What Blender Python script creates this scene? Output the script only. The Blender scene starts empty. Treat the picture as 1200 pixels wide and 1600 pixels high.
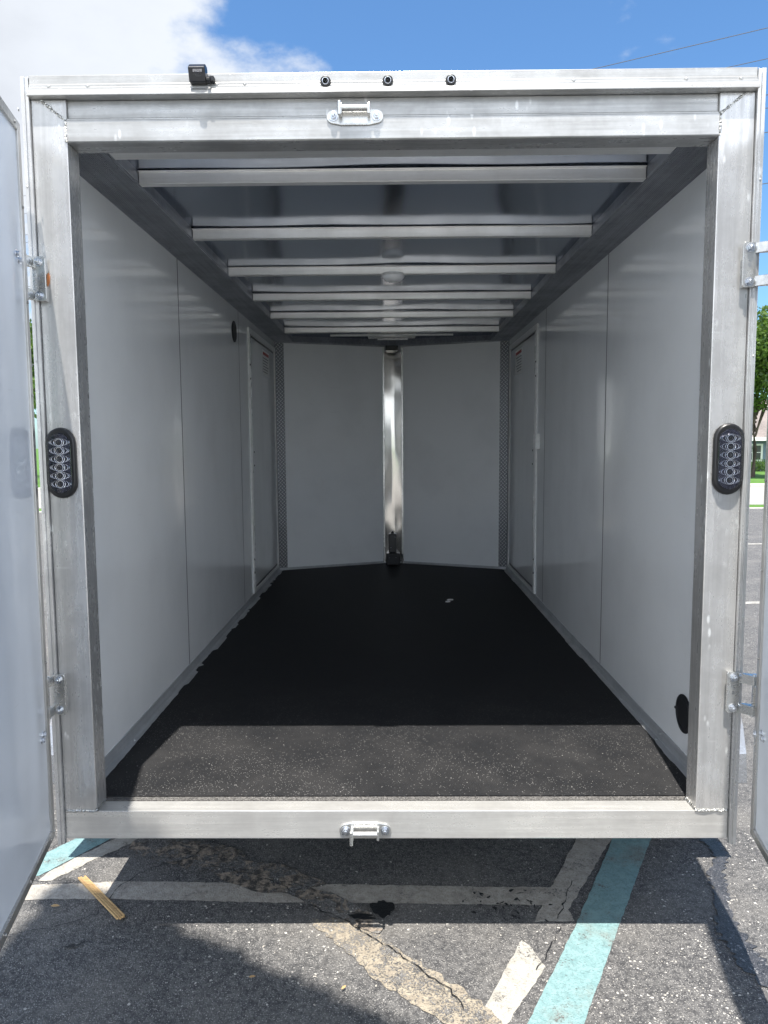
import bpy, bmesh, math, random
from mathutils import Vector, Matrix
R = math.radians
random.seed(7)
scene = bpy.context.scene
COL = scene.collection

# ------------------------------------------------------------------ camera
cam_d = bpy.data.cameras.new('camera')
cam = bpy.data.objects.new('camera', cam_d); COL.objects.link(cam)
scene.camera = cam
yaw, pitch, roll, fpx = R(-0.6305), R(5.35), R(-0.3649), 1156.8
d = Vector((math.sin(yaw)*math.cos(pitch), math.cos(yaw)*math.cos(pitch), -math.sin(pitch)))
r = Vector((math.cos(yaw), -math.sin(yaw), 0)); u = r.cross(d)
r2 = r*math.cos(roll)+u*math.sin(roll); u2 = -r*math.sin(roll)+u*math.cos(roll)
cam.matrix_world = Matrix(((r2.x, u2.x, -d.x, -0.0042), (r2.y, u2.y, -d.y, -2.233), (r2.z, u2.z, -d.z, 1.1533), (0, 0, 0, 1)))
cam_d.sensor_fit = 'VERTICAL'; cam_d.sensor_height = 36; cam_d.lens = 36*fpx/1600
cam_d.clip_start = 0.02; cam_d.clip_end = 2000
# ------------------------------------------------------------------ light
SUN = Vector((.105, 1.0, -2.92)).normalized()      # direction the light travels
sd = bpy.data.lights.new('sun', 'SUN'); sd.energy = 4.7; sd.angle = R(0.53); sd.color = (1.0, .955, .89)
so = bpy.data.objects.new('sun', sd); COL.objects.link(so)
so.rotation_euler = SUN.to_track_quat('-Z', 'Y').to_euler(); so.location = (-1, -6, 14)
W = bpy.data.worlds.new('World'); scene.world = W; W.use_nodes = True
wt = W.node_tree; wn = wt.nodes; wl = wt.links; wn.clear()
def N(t, kind, **kw):
    n = t.nodes.new(kind)
    for k, v in kw.items():
        if k.startswith('i_'): n.inputs[k[2:].replace('_', ' ')].default_value = v
        else: setattr(n, k, v)
    return n
def M(t, op, a, b=None, c=None, clamp=False):
    n = t.nodes.new('ShaderNodeMath'); n.operation = op; n.use_clamp = clamp
    for i, v in enumerate((a, b, c)):
        if v is None: continue
        if hasattr(v, 'default_value') or hasattr(v, 'is_linked'): t.links.new(v, n.inputs[i])
        else: n.inputs[i].default_value = v
    return n.outputs[0]
def MR(t, v, a, b, c=0.0, e=1.0, smooth=True):
    n = t.nodes.new('ShaderNodeMapRange'); n.clamp = True
    if smooth: n.interpolation_type = 'SMOOTHSTEP'
    t.links.new(v, n.inputs[0])
    for i, x in enumerate((a, b, c, e)): n.inputs[i+1].default_value = x
    return n.outputs[0]
def MIX(t, fac, a, b, blend='MIX'):
    n = t.nodes.new('ShaderNodeMix'); n.data_type = 'RGBA'; n.blend_type = blend
    for s, v in ((n.inputs[0], fac), (n.inputs[6], a), (n.inputs[7], b)):
        if hasattr(v, 'is_linked'): t.links.new(v, s)
        elif isinstance(v, (int, float)): s.default_value = v
        else: s.default_value = tuple(v)+((1,) if len(v) == 3 else ())
    return n.outputs[2]
sky = N(wt, 'ShaderNodeTexSky', sky_type='NISHITA'); sky.sun_disc = False
sky.sun_elevation = R(71); sky.sun_rotation = R(186); sky.air_density = 1.0; sky.dust_density = .6; sky.ozone_density = 2.0
tc = N(wt, 'ShaderNodeTexCoord'); sep = N(wt, 'ShaderNodeSeparateXYZ'); wl.new(tc.outputs['Generated'], sep.inputs[0])
zc_ = M(wt, 'MAXIMUM', sep.outputs[2], .04)
cx = M(wt, 'DIVIDE', sep.outputs[0], M(wt, 'ADD', zc_, .25)); cy = M(wt, 'DIVIDE', sep.outputs[1], M(wt, 'ADD', zc_, .25))
cmb = N(wt, 'ShaderNodeCombineXYZ'); wl.new(cx, cmb.inputs[0]); wl.new(cy, cmb.inputs[1]); cmb.inputs[2].default_value = 3.3
n1 = N(wt, 'ShaderNodeTexNoise', i_Scale=2.3, i_Detail=12.0, i_Roughness=.56); wl.new(cmb.outputs[0], n1.inputs[0])
n2 = N(wt, 'ShaderNodeTexNoise', i_Scale=.9, i_Detail=3.0); wl.new(cmb.outputs[0], n2.inputs[0])
back = MR(wt, sep.outputs[1], .15, -.55, 0, .24)  # extra unseen cloud added behind the camera to fill the interior
back_fill = MR(wt, sep.outputs[1], .25, -.7, 1.0, 2.15)
low = MR(wt, sep.outputs[2], .12, .80, 1.55, .50)  # back sky brightened low down and dimmed high up, as added fill
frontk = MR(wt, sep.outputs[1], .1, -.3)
back_fill = M(wt, 'MULTIPLY', back_fill, M(wt, 'ADD', 1.0, M(wt, 'MULTIPLY', frontk, M(wt, 'SUBTRACT', low, 1.0))))
# one big cumulus bank sits to the upper left of the trailer
dist = N(wt, 'ShaderNodeVectorMath', operation='DISTANCE'); wl.new(tc.outputs['Generated'], dist.inputs[0])
CD = Vector((math.sin(R(-32)), math.cos(R(-32)), math.tan(R(30)))).normalized(); dist.inputs[1].default_value = CD
bias = MR(wt, dist.outputs['Value'], .53, .04, -.06, .42, smooth=False)
dn = M(wt, 'ADD', M(wt, 'ADD', M(wt, 'MULTIPLY', n1.outputs[0], .85), M(wt, 'MULTIPLY', n2.outputs[0], .25)), M(wt, 'ADD', bias, back))
cm = MR(wt, dn, .615, .72)
shade = MR(wt, n1.outputs[0], .35, .72, 1.0, .0)
ccol = MIX(wt, MR(wt, dn, .70, .98), (2.82, 2.98, 3.22), (2.35, 2.48, 2.72))
ccs = N(wt, 'ShaderNodeVectorMath', operation='SCALE'); wl.new(ccol, ccs.inputs[0]); wl.new(back_fill, ccs.inputs['Scale']); ccol = ccs.outputs[0]
skyc = MIX(wt, 1.0, sky.outputs[0], (0.40, .565, .68), 'MULTIPLY')
fin = MIX(wt, cm, skyc, ccol)
bg = N(wt, 'ShaderNodeBackground'); wl.new(fin, bg.inputs[0]); bg.inputs[1].default_value = .15
wo = N(wt, 'ShaderNodeOutputWorld'); wl.new(bg.outputs[0], wo.inputs[0])
vs = scene.view_settings; vs.view_transform = 'Standard'; vs.look = 'None'; vs.exposure = 1.1; vs.gamma = 1
scene.render.resolution_x = 768; scene.render.resolution_y = 1024
scene.render.engine = 'CYCLES'
try:
    scene.cycles.max_bounces = 10; scene.cycles.diffuse_bounces = 6; scene.cycles.glossy_bounces = 6
    scene.cycles.sample_clamp_indirect = 6
except Exception: pass

# ------------------------------------------------------------------ materials
def mat(name):
    m = bpy.data.materials.new(name); m.use_nodes = True
    t = m.node_tree; t.nodes.clear()
    o = t.nodes.new('ShaderNodeOutputMaterial'); b = t.nodes.new('ShaderNodeBsdfPrincipled')
    t.links.new(b.outputs[0], o.inputs[0])
    return m, t, b
def setp(b, base=None, rough=None, metal=None, spec=None, coat=None, coatr=None):
    if base is not None: b.inputs['Base Color'].default_value = tuple(base)+(1,)
    if rough is not None: b.inputs['Roughness'].default_value = rough
    if metal is not None: b.inputs['Metallic'].default_value = metal
    if spec is not None: b.inputs['Specular IOR Level'].default_value = spec
    if coat is not None: b.inputs['Coat Weight'].default_value = coat
    if coatr is not None: b.inputs['Coat Roughness'].default_value = coatr
def coords(t, scale=(1, 1, 1), loc=(0, 0, 0), rot=(0, 0, 0)):
    c = t.nodes.new('ShaderNodeTexCoord'); mp = t.nodes.new('ShaderNodeMapping')
    t.links.new(c.outputs['Object'], mp.inputs[0]); mp.inputs['Scale'].default_value = scale
    mp.inputs['Location'].default_value = loc; mp.inputs['Rotation'].default_value = rot
    return mp.outputs[0]
def noise(t, vec, scale, detail=4.0, rough=.55, dist=0.0):
    n = N(t, 'ShaderNodeTexNoise', i_Scale=scale, i_Detail=detail, i_Roughness=rough, i_Distortion=dist)
    t.links.new(vec, n.inputs[0]); return n.outputs[0]
def vor(t, vec, scale, feat='F1', rnd=1.0):
    n = N(t, 'ShaderNodeTexVoronoi', feature=feat, i_Scale=scale, i_Randomness=rnd)
    t.links.new(vec, n.inputs[0]); return n
def bump(t, b, h, strength, distance=.01):
    n = t.nodes.new('ShaderNodeBump'); n.inputs['Strength'].default_value = strength; n.inputs['Distance'].default_value = distance
    t.links.new(h, n.inputs['Height']); t.links.new(n.outputs[0], b.inputs['Normal'])
def alu(name, c1=(.70, .70, .69), c2=(.52, .52, .51), r1=.24, r2=.46, brush=(1, 1, 1), bs=.12, metal=.42, spots=0.0, ribs=None):
    """mill-finish aluminium: extrusion streaks along one axis, blotchy oxide, fine scratches"""
    m, t, b = mat(name)
    v = coords(t)
    st = noise(t, coords(t, brush), 60, 4, .6)
    bl = noise(t, v, 5, 5, .6)
    fn = noise(t, v, 45, 3, .6)
    f = M(t, 'ADD', M(t, 'MULTIPLY', st, .5), M(t, 'ADD', M(t, 'MULTIPLY', bl, .6), M(t, 'MULTIPLY', fn, .15)))
    fac = MR(t, f, .45, .8)
    col = MIX(t, fac, c1, c2)
    if spots:
        vv = vor(t, coords(t, (1, 1, .35)), 38)
        sp = M(t, 'MULTIPLY', MR(t, vv.outputs['Distance'], .24, .10), MR(t, noise(t, v, 6, 2), .5, .62))
        # scuffs: long pale scratches
        scr = MR(t, noise(t, coords(t, (2, 2, 14), rot=(0, .5, .0)), 3, 3, .5), .68, .72)
        k = M(t, 'MULTIPLY', M(t, 'MAXIMUM', sp, M(t, 'MULTIPLY', scr, .22)), spots)
        col = MIX(t, k, col, (.88, .88, .86))
    setp(b, metal=metal, spec=.5); t.links.new(col, b.inputs['Base Color'])
    t.links.new(MR(t, f, .4, .85, r1, r2), b.inputs['Roughness'])
    h = M(t, 'ADD', M(t, 'MULTIPLY', st, 1.0), M(t, 'MULTIPLY', bl, .5))
    if ribs:
        s_ = N(t, 'ShaderNodeSeparateXYZ'); t.links.new(v, s_.inputs[0])
        rb = M(t, 'SINE', M(t, 'MULTIPLY', s_.outputs[0], ribs))
        h = M(t, 'ADD', h, M(t, 'MULTIPLY', rb, 3.0))
        b.inputs['Roughness'].default_value = .4
    bump(t, b, h, bs, .004)
    return m
MT = {}
MT['alu_v'] = alu('mill_aluminium_vertical', brush=(1, 1, .03), spots=1.0, c1=(.62, .612, .60), c2=(.42, .415, .405), r1=.2, r2=.38, metal=.58)
MT['alu_h'] = alu('mill_aluminium_horizontal', brush=(.03, 1, 1), c1=(.66, .65, .62), c2=(.48, .47, .45), r1=.22, r2=.38, metal=.5)
MT['alu_hd'] = alu('weathered_header_aluminium', brush=(.03, 1, 1), c1=(.50, .495, .48), c2=(.31, .305, .295), r1=.22, r2=.42, metal=.5, spots=.4)
MT['alu_y'] = alu('mill_aluminium_lengthwise', brush=(1, .03, 1), c1=(.52, .53, .54), c2=(.40, .41, .42), r1=.3, r2=.5)
MT['alu_trim'] = alu('door_trim_aluminium', brush=(1, 1, .03), c1=(.60, .585, .56), c2=(.42, .41, .39), r1=.25, r2=.4, metal=.8)
MT['alu_cast'] = alu('zinc_fittings', c1=(.62, .62, .60), c2=(.46, .46, .45), r1=.22, r2=.34, bs=.03, metal=.8)
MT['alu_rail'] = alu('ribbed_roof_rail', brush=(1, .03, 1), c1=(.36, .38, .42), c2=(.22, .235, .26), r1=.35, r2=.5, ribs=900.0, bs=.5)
MT['alu_bow'] = alu('roof_bow_metal', brush=(.03, 1, 1), c1=(.88, .87, .84), c2=(.74, .73, .70), r1=.28, r2=.42, bs=.03, metal=.55)
MT['steel'] = alu('zinc_bolt', c1=(.75, .77, .80), c2=(.42, .45, .50), r1=.15, r2=.3, bs=.03, metal=.9)
MT['skin'] = alu('outer_skin', c1=(.7, .71, .72), c2=(.6, .6, .61), r1=.2, r2=.3)
MT['fender'] = alu('dull_fender', c1=(.36, .37, .39), c2=(.28, .28, .29), r1=.2, r2=.35, metal=.9)
# bare aluminium roof sheet: nearly a mirror, slightly oil-canned
m, t, b = mat('ceiling_sheet'); v = coords(t)
setp(b, (.34, .38, .45), .13, 1.0)
bump(t, b, noise(t, coords(t, (.5, 1, 1)), 2.2, 1), .35, .012); MT['ceil'] = m
# bright nose sheet
m, t, b = mat('polished_nose_sheet'); v = coords(t, (1, 1, 1))
setp(b, (.45, .43, .40), .13, 1.0)
bump(t, b, noise(t, coords(t, (2, 1, 1)), 2.5, 1, .5, .2), .3, .02); MT['nose'] = m
# weld bead
m, t, b = mat('weld_bead'); v = coords(t)
setp(b, (.62, .61, .58), .35, 1.0); bump(t, b, vor(t, v, 160).outputs['Distance'], .9, .006); MT['weld'] = m
# white composite wall panels
def white(name, base=(.86, .87, .87), rough=.09, wav=.12):
    m, t, b = mat(name); v = coords(t)
    n = noise(t, coords(t, (1, 1, .15)), 3, 2)
    col = MIX(t, MR(t, noise(t, v, 2.0, 5, .6), .4, .75), base, tuple(x*.93 for x in base))
    sc = MR(t, noise(t, coords(t, (1, 2, 22)), 3, 3), .70, .73)
    col = MIX(t, M(t, 'MULTIPLY', sc, .18), col, (.6, .6, .6))
    t.links.new(col, b.inputs['Base Color']); setp(b, rough=rough, spec=.55)
    t.links.new(MR(t, noise(t, v, 7, 4), .3, .7, rough*.8, rough*1.5), b.inputs['Roughness'])
    bump(t, b, n, wav, .02); return m
MT['white'] = white('white_wall_panel')
MT['doorwhite'] = white('white_door_panel', (.82, .86, .91), .12, .35)
# black floor coating
m, t, b = mat('black_floor_coating'); v = coords(t)
vo = vor(t, v, 240); rn = N(t, 'ShaderNodeSeparateColor'); t.links.new(vo.outputs['Color'], rn.inputs[0])
dens = MR(t, noise(t, v, 2.6, 4, .6), .36, .66, .03, .26)
sp = M(t, 'MULTIPLY', M(t, 'LESS_THAN', rn.outputs[0], dens), MR(t, vo.outputs['Distance'], .34, .12))
sy = N(t, 'ShaderNodeSeparateXYZ'); t.links.new(v, sy.inputs[0])
near = MR(t, sy.outputs[1], 1.5, .2, .10, 1.0)
vb = vor(t, v, 60); rb = N(t, 'ShaderNodeSeparateColor'); t.links.new(vb.outputs['Color'], rb.inputs[0])
big = M(t, 'MULTIPLY', M(t, 'LESS_THAN', rb.outputs[1], .06), MR(t, vb.outputs['Distance'], .16, .06))
sp = M(t, 'MULTIPLY', M(t, 'MAXIMUM', sp, big), near)
dustn = M(t, 'MULTIPLY', MR(t, noise(t, v, 3.5, 6, .65), .34, .72, .25, .75), near)
col = MIX(t, dustn, (.009, .010, .012), (.040, .039, .039))
col = MIX(t, M(t, 'MULTIPLY', sp, .85), col, (.50, .49, .47))
t.links.new(col, b.inputs['Base Color']); setp(b, rough=.6, spec=.14)
bump(t, b, noise(t, v, 220, 3, .7), .5, .003); MT['floor'] = m
# gritty floor edge
m, t, b = mat('gritty_floor_edge'); v = coords(t)
col = MIX(t, MR(t, noise(t, v, 260, 3, .7), .42, .62), (.035, .034, .033), (.20, .19, .18))
t.links.new(col, b.inputs['Base Color']); setp(b, rough=.85); bump(t, b, noise(t, v, 260, 3), .8, .004); MT['grit'] = m
def plain(name, base, rough=.5, metal=0.0, spec=.5, coat=0.0, var=.12, sc=30, bs=.1):
    m, t, b = mat(name); v = coords(t)
    col = MIX(t, MR(t, noise(t, v, sc, 4), .35, .7), base, tuple(x*(1-var) for x in base))
    t.links.new(col, b.inputs['Base Color']); setp(b, rough=rough, metal=metal, spec=spec, coat=coat)
    bump(t, b, noise(t, v, sc*4, 2), bs, .002); return m
MT['rubber'] = plain('black_rubber', (.010, .010, .011), .38)
MT['seam'] = plain('seam_sealant', (.10, .10, .105), .5)
MT['wire'] = plain('weathered_cable', (.10, .10, .11), .6)
MT['black'] = plain('black_plastic', (.012, .012, .014), .3)
MT['blackmatt'] = plain('black_powder_coat', (.012, .013, .016), .55)
MT['lensback'] = plain('dark_reflector_bowl', (.05, .05, .075), .25, .9)
MT['chrome'] = plain('chrome_ring', (.85, .86, .9), .12, 1.0)
MT['whiteplastic'] = plain('white_plastic', (.80, .80, .78), .35)
MT['dome'] = plain('frosted_dome_lens', (.93, .93, .93), .3, var=.02)
MT['tyre'] = plain('tyre_rubber', (.02, .02, .021), .8, bs=.5)
MT['galv'] = plain('galvanised_steel', (.5, .51, .52), .45, 1.0)
MT['wood'] = None
m, t, b = mat('raw_wood'); v = coords(t, (1, 14, 14))
col = MIX(t, MR(t, noise(t, v, 18, 5, .6), .35, .7), (.62, .42, .20), (.40, .24, .10))
t.links.new(col, b.inputs['Base Color']); setp(b, rough=.7); bump(t, b, noise(t, v, 30, 3), .4, .003); MT['wood'] = m
MT['orange'] = plain('rust_orange_sealant', (.55, .20, .07), .7)
MT['red'] = plain('label_red', (.45, .06, .05), .5)
MT['labelgrey'] = plain('label_print', (.12, .12, .13), .6)
m, t, b = mat('clear_lens'); setp(b, (1, 1, 1), .04); b.inputs['Transmission Weight'].default_value = 1.0; b.inputs['IOR'].default_value = 1.3
MT['glass'] = m
# diamond tread plate
m, t, b = mat('diamond_tread_plate')
v = coords(t)
s_ = N(t, 'ShaderNodeSeparateXYZ'); t.links.new(v, s_.inputs[0])
ax = M(t, 'ADD', M(t, 'ABSOLUTE', s_.outputs[0]), M(t, 'MULTIPLY', s_.outputs[1], -.4)); zz = s_.outputs[2]
P_ = .034
def bars(dx, dz, sgn):
    uu = M(t, 'SUBTRACT', M(t, 'FRACT', M(t, 'DIVIDE', M(t, 'ADD', ax, dx), P_)), .5)
    ww = M(t, 'SUBTRACT', M(t, 'FRACT', M(t, 'DIVIDE', M(t, 'ADD', zz, dz), P_)), .5)
    p = M(t, 'ADD', M(t, 'MULTIPLY', uu, .707), M(t, 'MULTIPLY', ww, .707*sgn)); q = M(t, 'SUBTRACT', M(t, 'MULTIPLY', uu, .707*sgn), M(t, 'MULTIPLY', ww, .707))
    dd = M(t, 'ADD', M(t, 'POWER', M(t, 'DIVIDE', p, .40), 2.0), M(t, 'POWER', M(t, 'DIVIDE', q, .13), 2.0))
    return MR(t, dd, 1.1, .5)
hh = M(t, 'MAXIMUM', bars(0, 0, 1), bars(P_/2, P_/2, -1))
setp(b, (.42, .43, .44), .25, .5); bump(t, b, hh, 1.0, .004)
t.links.new(MIX(t, hh, (.24, .25, .27), (.85, .85, .85)), b.inputs['Base Color']); MT['tread'] = m

# ------------------------------------------------------------------ asphalt and paint
def asphalt_nodes(t, v):
    """weathered asphalt: fine aggregate, bald patches with pale stones, dirt"""
    nd = N(t, 'ShaderNodeTexNoise', i_Scale=90.0, i_Detail=2.0); t.links.new(v, nd.inputs[0])
    ms = N(t, 'ShaderNodeVectorMath', operation='SCALE'); t.links.new(nd.outputs['Color'], ms.inputs[0]); ms.inputs['Scale'].default_value = .012
    ad = N(t, 'ShaderNodeVectorMath', operation='ADD'); t.links.new(v, ad.inputs[0]); t.links.new(ms.outputs[0], ad.inputs[1]); dv = ad.outputs[0]
    va = vor(t, dv, 240); ca = N(t, 'ShaderNodeSeparateColor'); t.links.new(va.outputs['Color'], ca.inputs[0])
    stone = M(t, 'MULTIPLY', MR(t, va.outputs['Distance'], .48, .30), MR(t, ca.outputs[0], .35, .85))
    vb = vor(t, dv, 105); cb = N(t, 'ShaderNodeSeparateColor'); t.links.new(vb.outputs['Color'], cb.inputs[0])
    wear = MR(t, noise(t, v, 1.6, 5, .6), .42, .66)
    dn_ = N(t, 'ShaderNodeVectorMath', operation='DISTANCE'); t.links.new(v, dn_.inputs[0]); dn_.inputs[1].default_value = (1.0, -.22, 0)
    hot = M(t, 'MULTIPLY', MR(t, dn_.outputs['Value'], .70, .15), MR(t, noise(t, v, 7, 4), .36, .55))
    k2 = M(t, 'MAXIMUM', M(t, 'MULTIPLY', wear, .07), hot)
    pb = M(t, 'MULTIPLY', M(t, 'LESS_THAN', cb.outputs[1], M(t, 'MULTIPLY', k2, .75)), MR(t, vb.outputs['Distance'], .46, .34))
    base = MIX(t, MR(t, noise(t, v, 55, 5, .75), .35, .68), (.050, .050, .052), (.155, .150, .145))
    base = MIX(t, MR(t, noise(t, v, 2.3, 4, .55), .45, .75, 0, .6), base, (.19, .18, .165))
    col = MIX(t, M(t, 'MULTIPLY', stone, .95), base, MIX(t, ca.outputs[1], (.22, .215, .205), (.48, .46, .43)))
    col = MIX(t, M(t, 'MULTIPLY', pb, .9), col, MIX(t, cb.outputs[2], (.55, .51, .44), (.66, .63, .58)))
    # sandy dust patch left of centre
    dp = N(t, 'ShaderNodeVectorMath', operation='DISTANCE'); t.links.new(v, dp.inputs[0]); dp.inputs[1].default_value = (-.46, .06, 0)
    du = M(t, 'MULTIPLY', MR(t, dp.outputs['Value'], .22, .03), MR(t, noise(t, v, 22, 5, .7), .44, .62))
    col = MIX(t, M(t, 'MULTIPLY', du, .65), col, (.46, .36, .22))
    h = M(t, 'ADD', M(t, 'MULTIPLY', va.outputs['Distance'], -.6), M(t, 'MULTIPLY', noise(t, v, 120, 3, .7), 1.2))
    h = M(t, 'ADD', h, M(t, 'MULTIPLY', pb, .6))
    return col, h
m, t, b = mat('asphalt'); v = coords(t)
c, h = asphalt_nodes(t, v); t.links.new(c, b.inputs['Base Color']); setp(b, rough=.8, spec=.4); bump(t, b, h, .9, .006); MT['asphalt'] = m
def paint(name, c1, c2, thr, fine=.5, pebble=0.0):
    m, t, b = mat(name); v = coords(t)
    ac, ah = asphalt_nodes(t, v)
    n = M(t, 'ADD', M(t, 'MULTIPLY', noise(t, v, 9, 6, .7), .55), M(t, 'MULTIPLY', noise(t, v, 130, 3, .7), .45))
    wear = MR(t, n, thr, thr+.05)
    if pebble:
        wear = M(t, 'MAXIMUM', wear, M(t, 'MULTIPLY', MR(t, noise(t, v, 75, 3, .7), .53, .62), pebble))
    pc = MIX(t, MR(t, noise(t, v, 30, 5, .7), .35, .7), c1, c2)
    pc = MIX(t, MR(t, noise(t, v, 4.5, 6, .7), .50, .72, 0, .55), pc, (.20, .175, .14))
    pit = MR(t, noise(t, v, 150, 3, .7), .54, .62, 0, fine)
    pc = MIX(t, pit, pc, tuple(x*.55 for x in c2))
    t.links.new(MIX(t, wear, pc, ac), b.inputs['Base Color']); setp(b, rough=.7, spec=.4)
    bump(t, b, M(t, 'ADD', ah, M(t, 'MULTIPLY', wear, -.8)), .7, .004); return m
MT['pwhite'] = paint('white_road_paint', (.41, .395, .36), (.32, .305, .27), .565)
MT['pteal'] = paint('teal_road_paint', (.215, .34, .345), (.155, .265, .27), .570)
MT['pwhite2'] = paint('dull_white_road_paint', (.44, .41, .365), (.31, .285, .25), .57)
MT['pworn'] = paint('worn_tan_road_paint', (.35, .305, .235), (.24, .205, .16), .510, pebble=.95)
m, t, b = mat('oil_stain'); v = coords(t); setp(b, (.012, .012, .014), .5, spec=.35); bump(t, b, noise(t, v, 150, 3), .8, .004); MT['oil'] = m
m, t, b = mat('damp_asphalt'); v = coords(t); ac, ah = asphalt_nodes(t, v)
t.links.new(MIX(t, 1.0, ac, (.38, .40, .46), 'MULTIPLY'), b.inputs['Base Color']); setp(b, rough=.35, spec=.5); bump(t, b, ah, .7, .004); MT['damp'] = m
m, t, b = mat('broken_patch'); v = coords(t)
col = MIX(t, MR(t, noise(t, v, 26, 6, .75), .4, .62), (.05, .046, .042), (.34, .28, .22))
ac, ah = asphalt_nodes(t, v); col = MIX(t, MR(t, noise(t, v, 13, 7, .72, .8), .47, .53), col, ac)
t.links.new(col, b.inputs['Base Color']); setp(b, rough=.9); bump(t, b, noise(t, v, 60, 5, .7), 1.0, .01); MT['broken'] = m
def ground_mat(name, c1, c2, sc, rough=.9, bs=.5):
    m, t, b = mat(name); v = coords(t)
    f = M(t, 'ADD', M(t, 'MULTIPLY', noise(t, v, sc, 6, .7), .6), M(t, 'MULTIPLY', noise(t, v, sc*.06, 4, .6), .4))
    t.links.new(MIX(t, MR(t, f, .38, .62), c1, c2), b.inputs['Base Color']); setp(b, rough=rough, spec=.3)
    bump(t, b, noise(t, v, sc, 4), bs, .02); return m
MT['street'] = ground_mat('pale_street', (.36, .34, .31), (.27, .26, .24), 40)
MT['bounce_pad'] = ground_mat('pale_bounce_concrete', (.46, .45, .43), (.38, .37, .355), 6)
MT['kerb'] = ground_mat('concrete_kerb', (.50, .48, .44), (.38, .36, .33), 30)
MT['grass'] = ground_mat('lawn_grass', (.10, .20, .035), (.055, .13, .02), 14)
MT['roof'] = ground_mat('brown_shingles', (.24, .205, .19), (.16, .14, .13), 9)
MT['bluewall'] = plain('blue_grey_stucco', (.17, .22, .29), .85)
MT['trimw'] = plain('white_trim', (.75, .75, .73), .6)
MT['window'] = plain('window_glass', (.04, .045, .05), .08, spec=.8, bs=0)
MT['bark'] = ground_mat('bark', (.13, .10, .08), (.06, .05, .04), 30)
MT['pole'] = ground_mat('weathered_pole_wood', (.20, .16, .13), (.12, .10, .08), 20)
def leafmat(name, a, b_):
    m, t, b = mat(name)
    g = t.nodes.new('ShaderNodeNewGeometry')
    t.links.new(MIX(t, g.outputs['Random Per Island'], a, b_), b.inputs['Base Color']); setp(b, rough=.5, spec=.4)
    tr = t.nodes.new('ShaderNodeBsdfTranslucent'); tr.inputs[0].default_value = tuple(min(1, x*1.6) for x in a)+(1,)
    ms = t.nodes.new('ShaderNodeMixShader'); ms.inputs[0].default_value = .28
    o = [n for n in t.nodes if n.type == 'OUTPUT_MATERIAL'][0]
    t.links.new(b.outputs[0], ms.inputs[1]); t.links.new(tr.outputs[0], ms.inputs[2]); t.links.new(ms.outputs[0], o.inputs[0])
    return m
MT['leaf'] = leafmat('oak_leaves', (.10, .17, .025), (.035, .075, .012))
MT['leafd'] = leafmat('dense_leaves', (.05, .10, .02), (.02, .05, .01))
MT['hedge'] = leafmat('hedge_leaves', (.09, .16, .03), (.03, .07, .012))
MT['flower'] = leafmat('dark_hedge_leaves', (.05, .06, .03), (.03, .035, .02))

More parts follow.
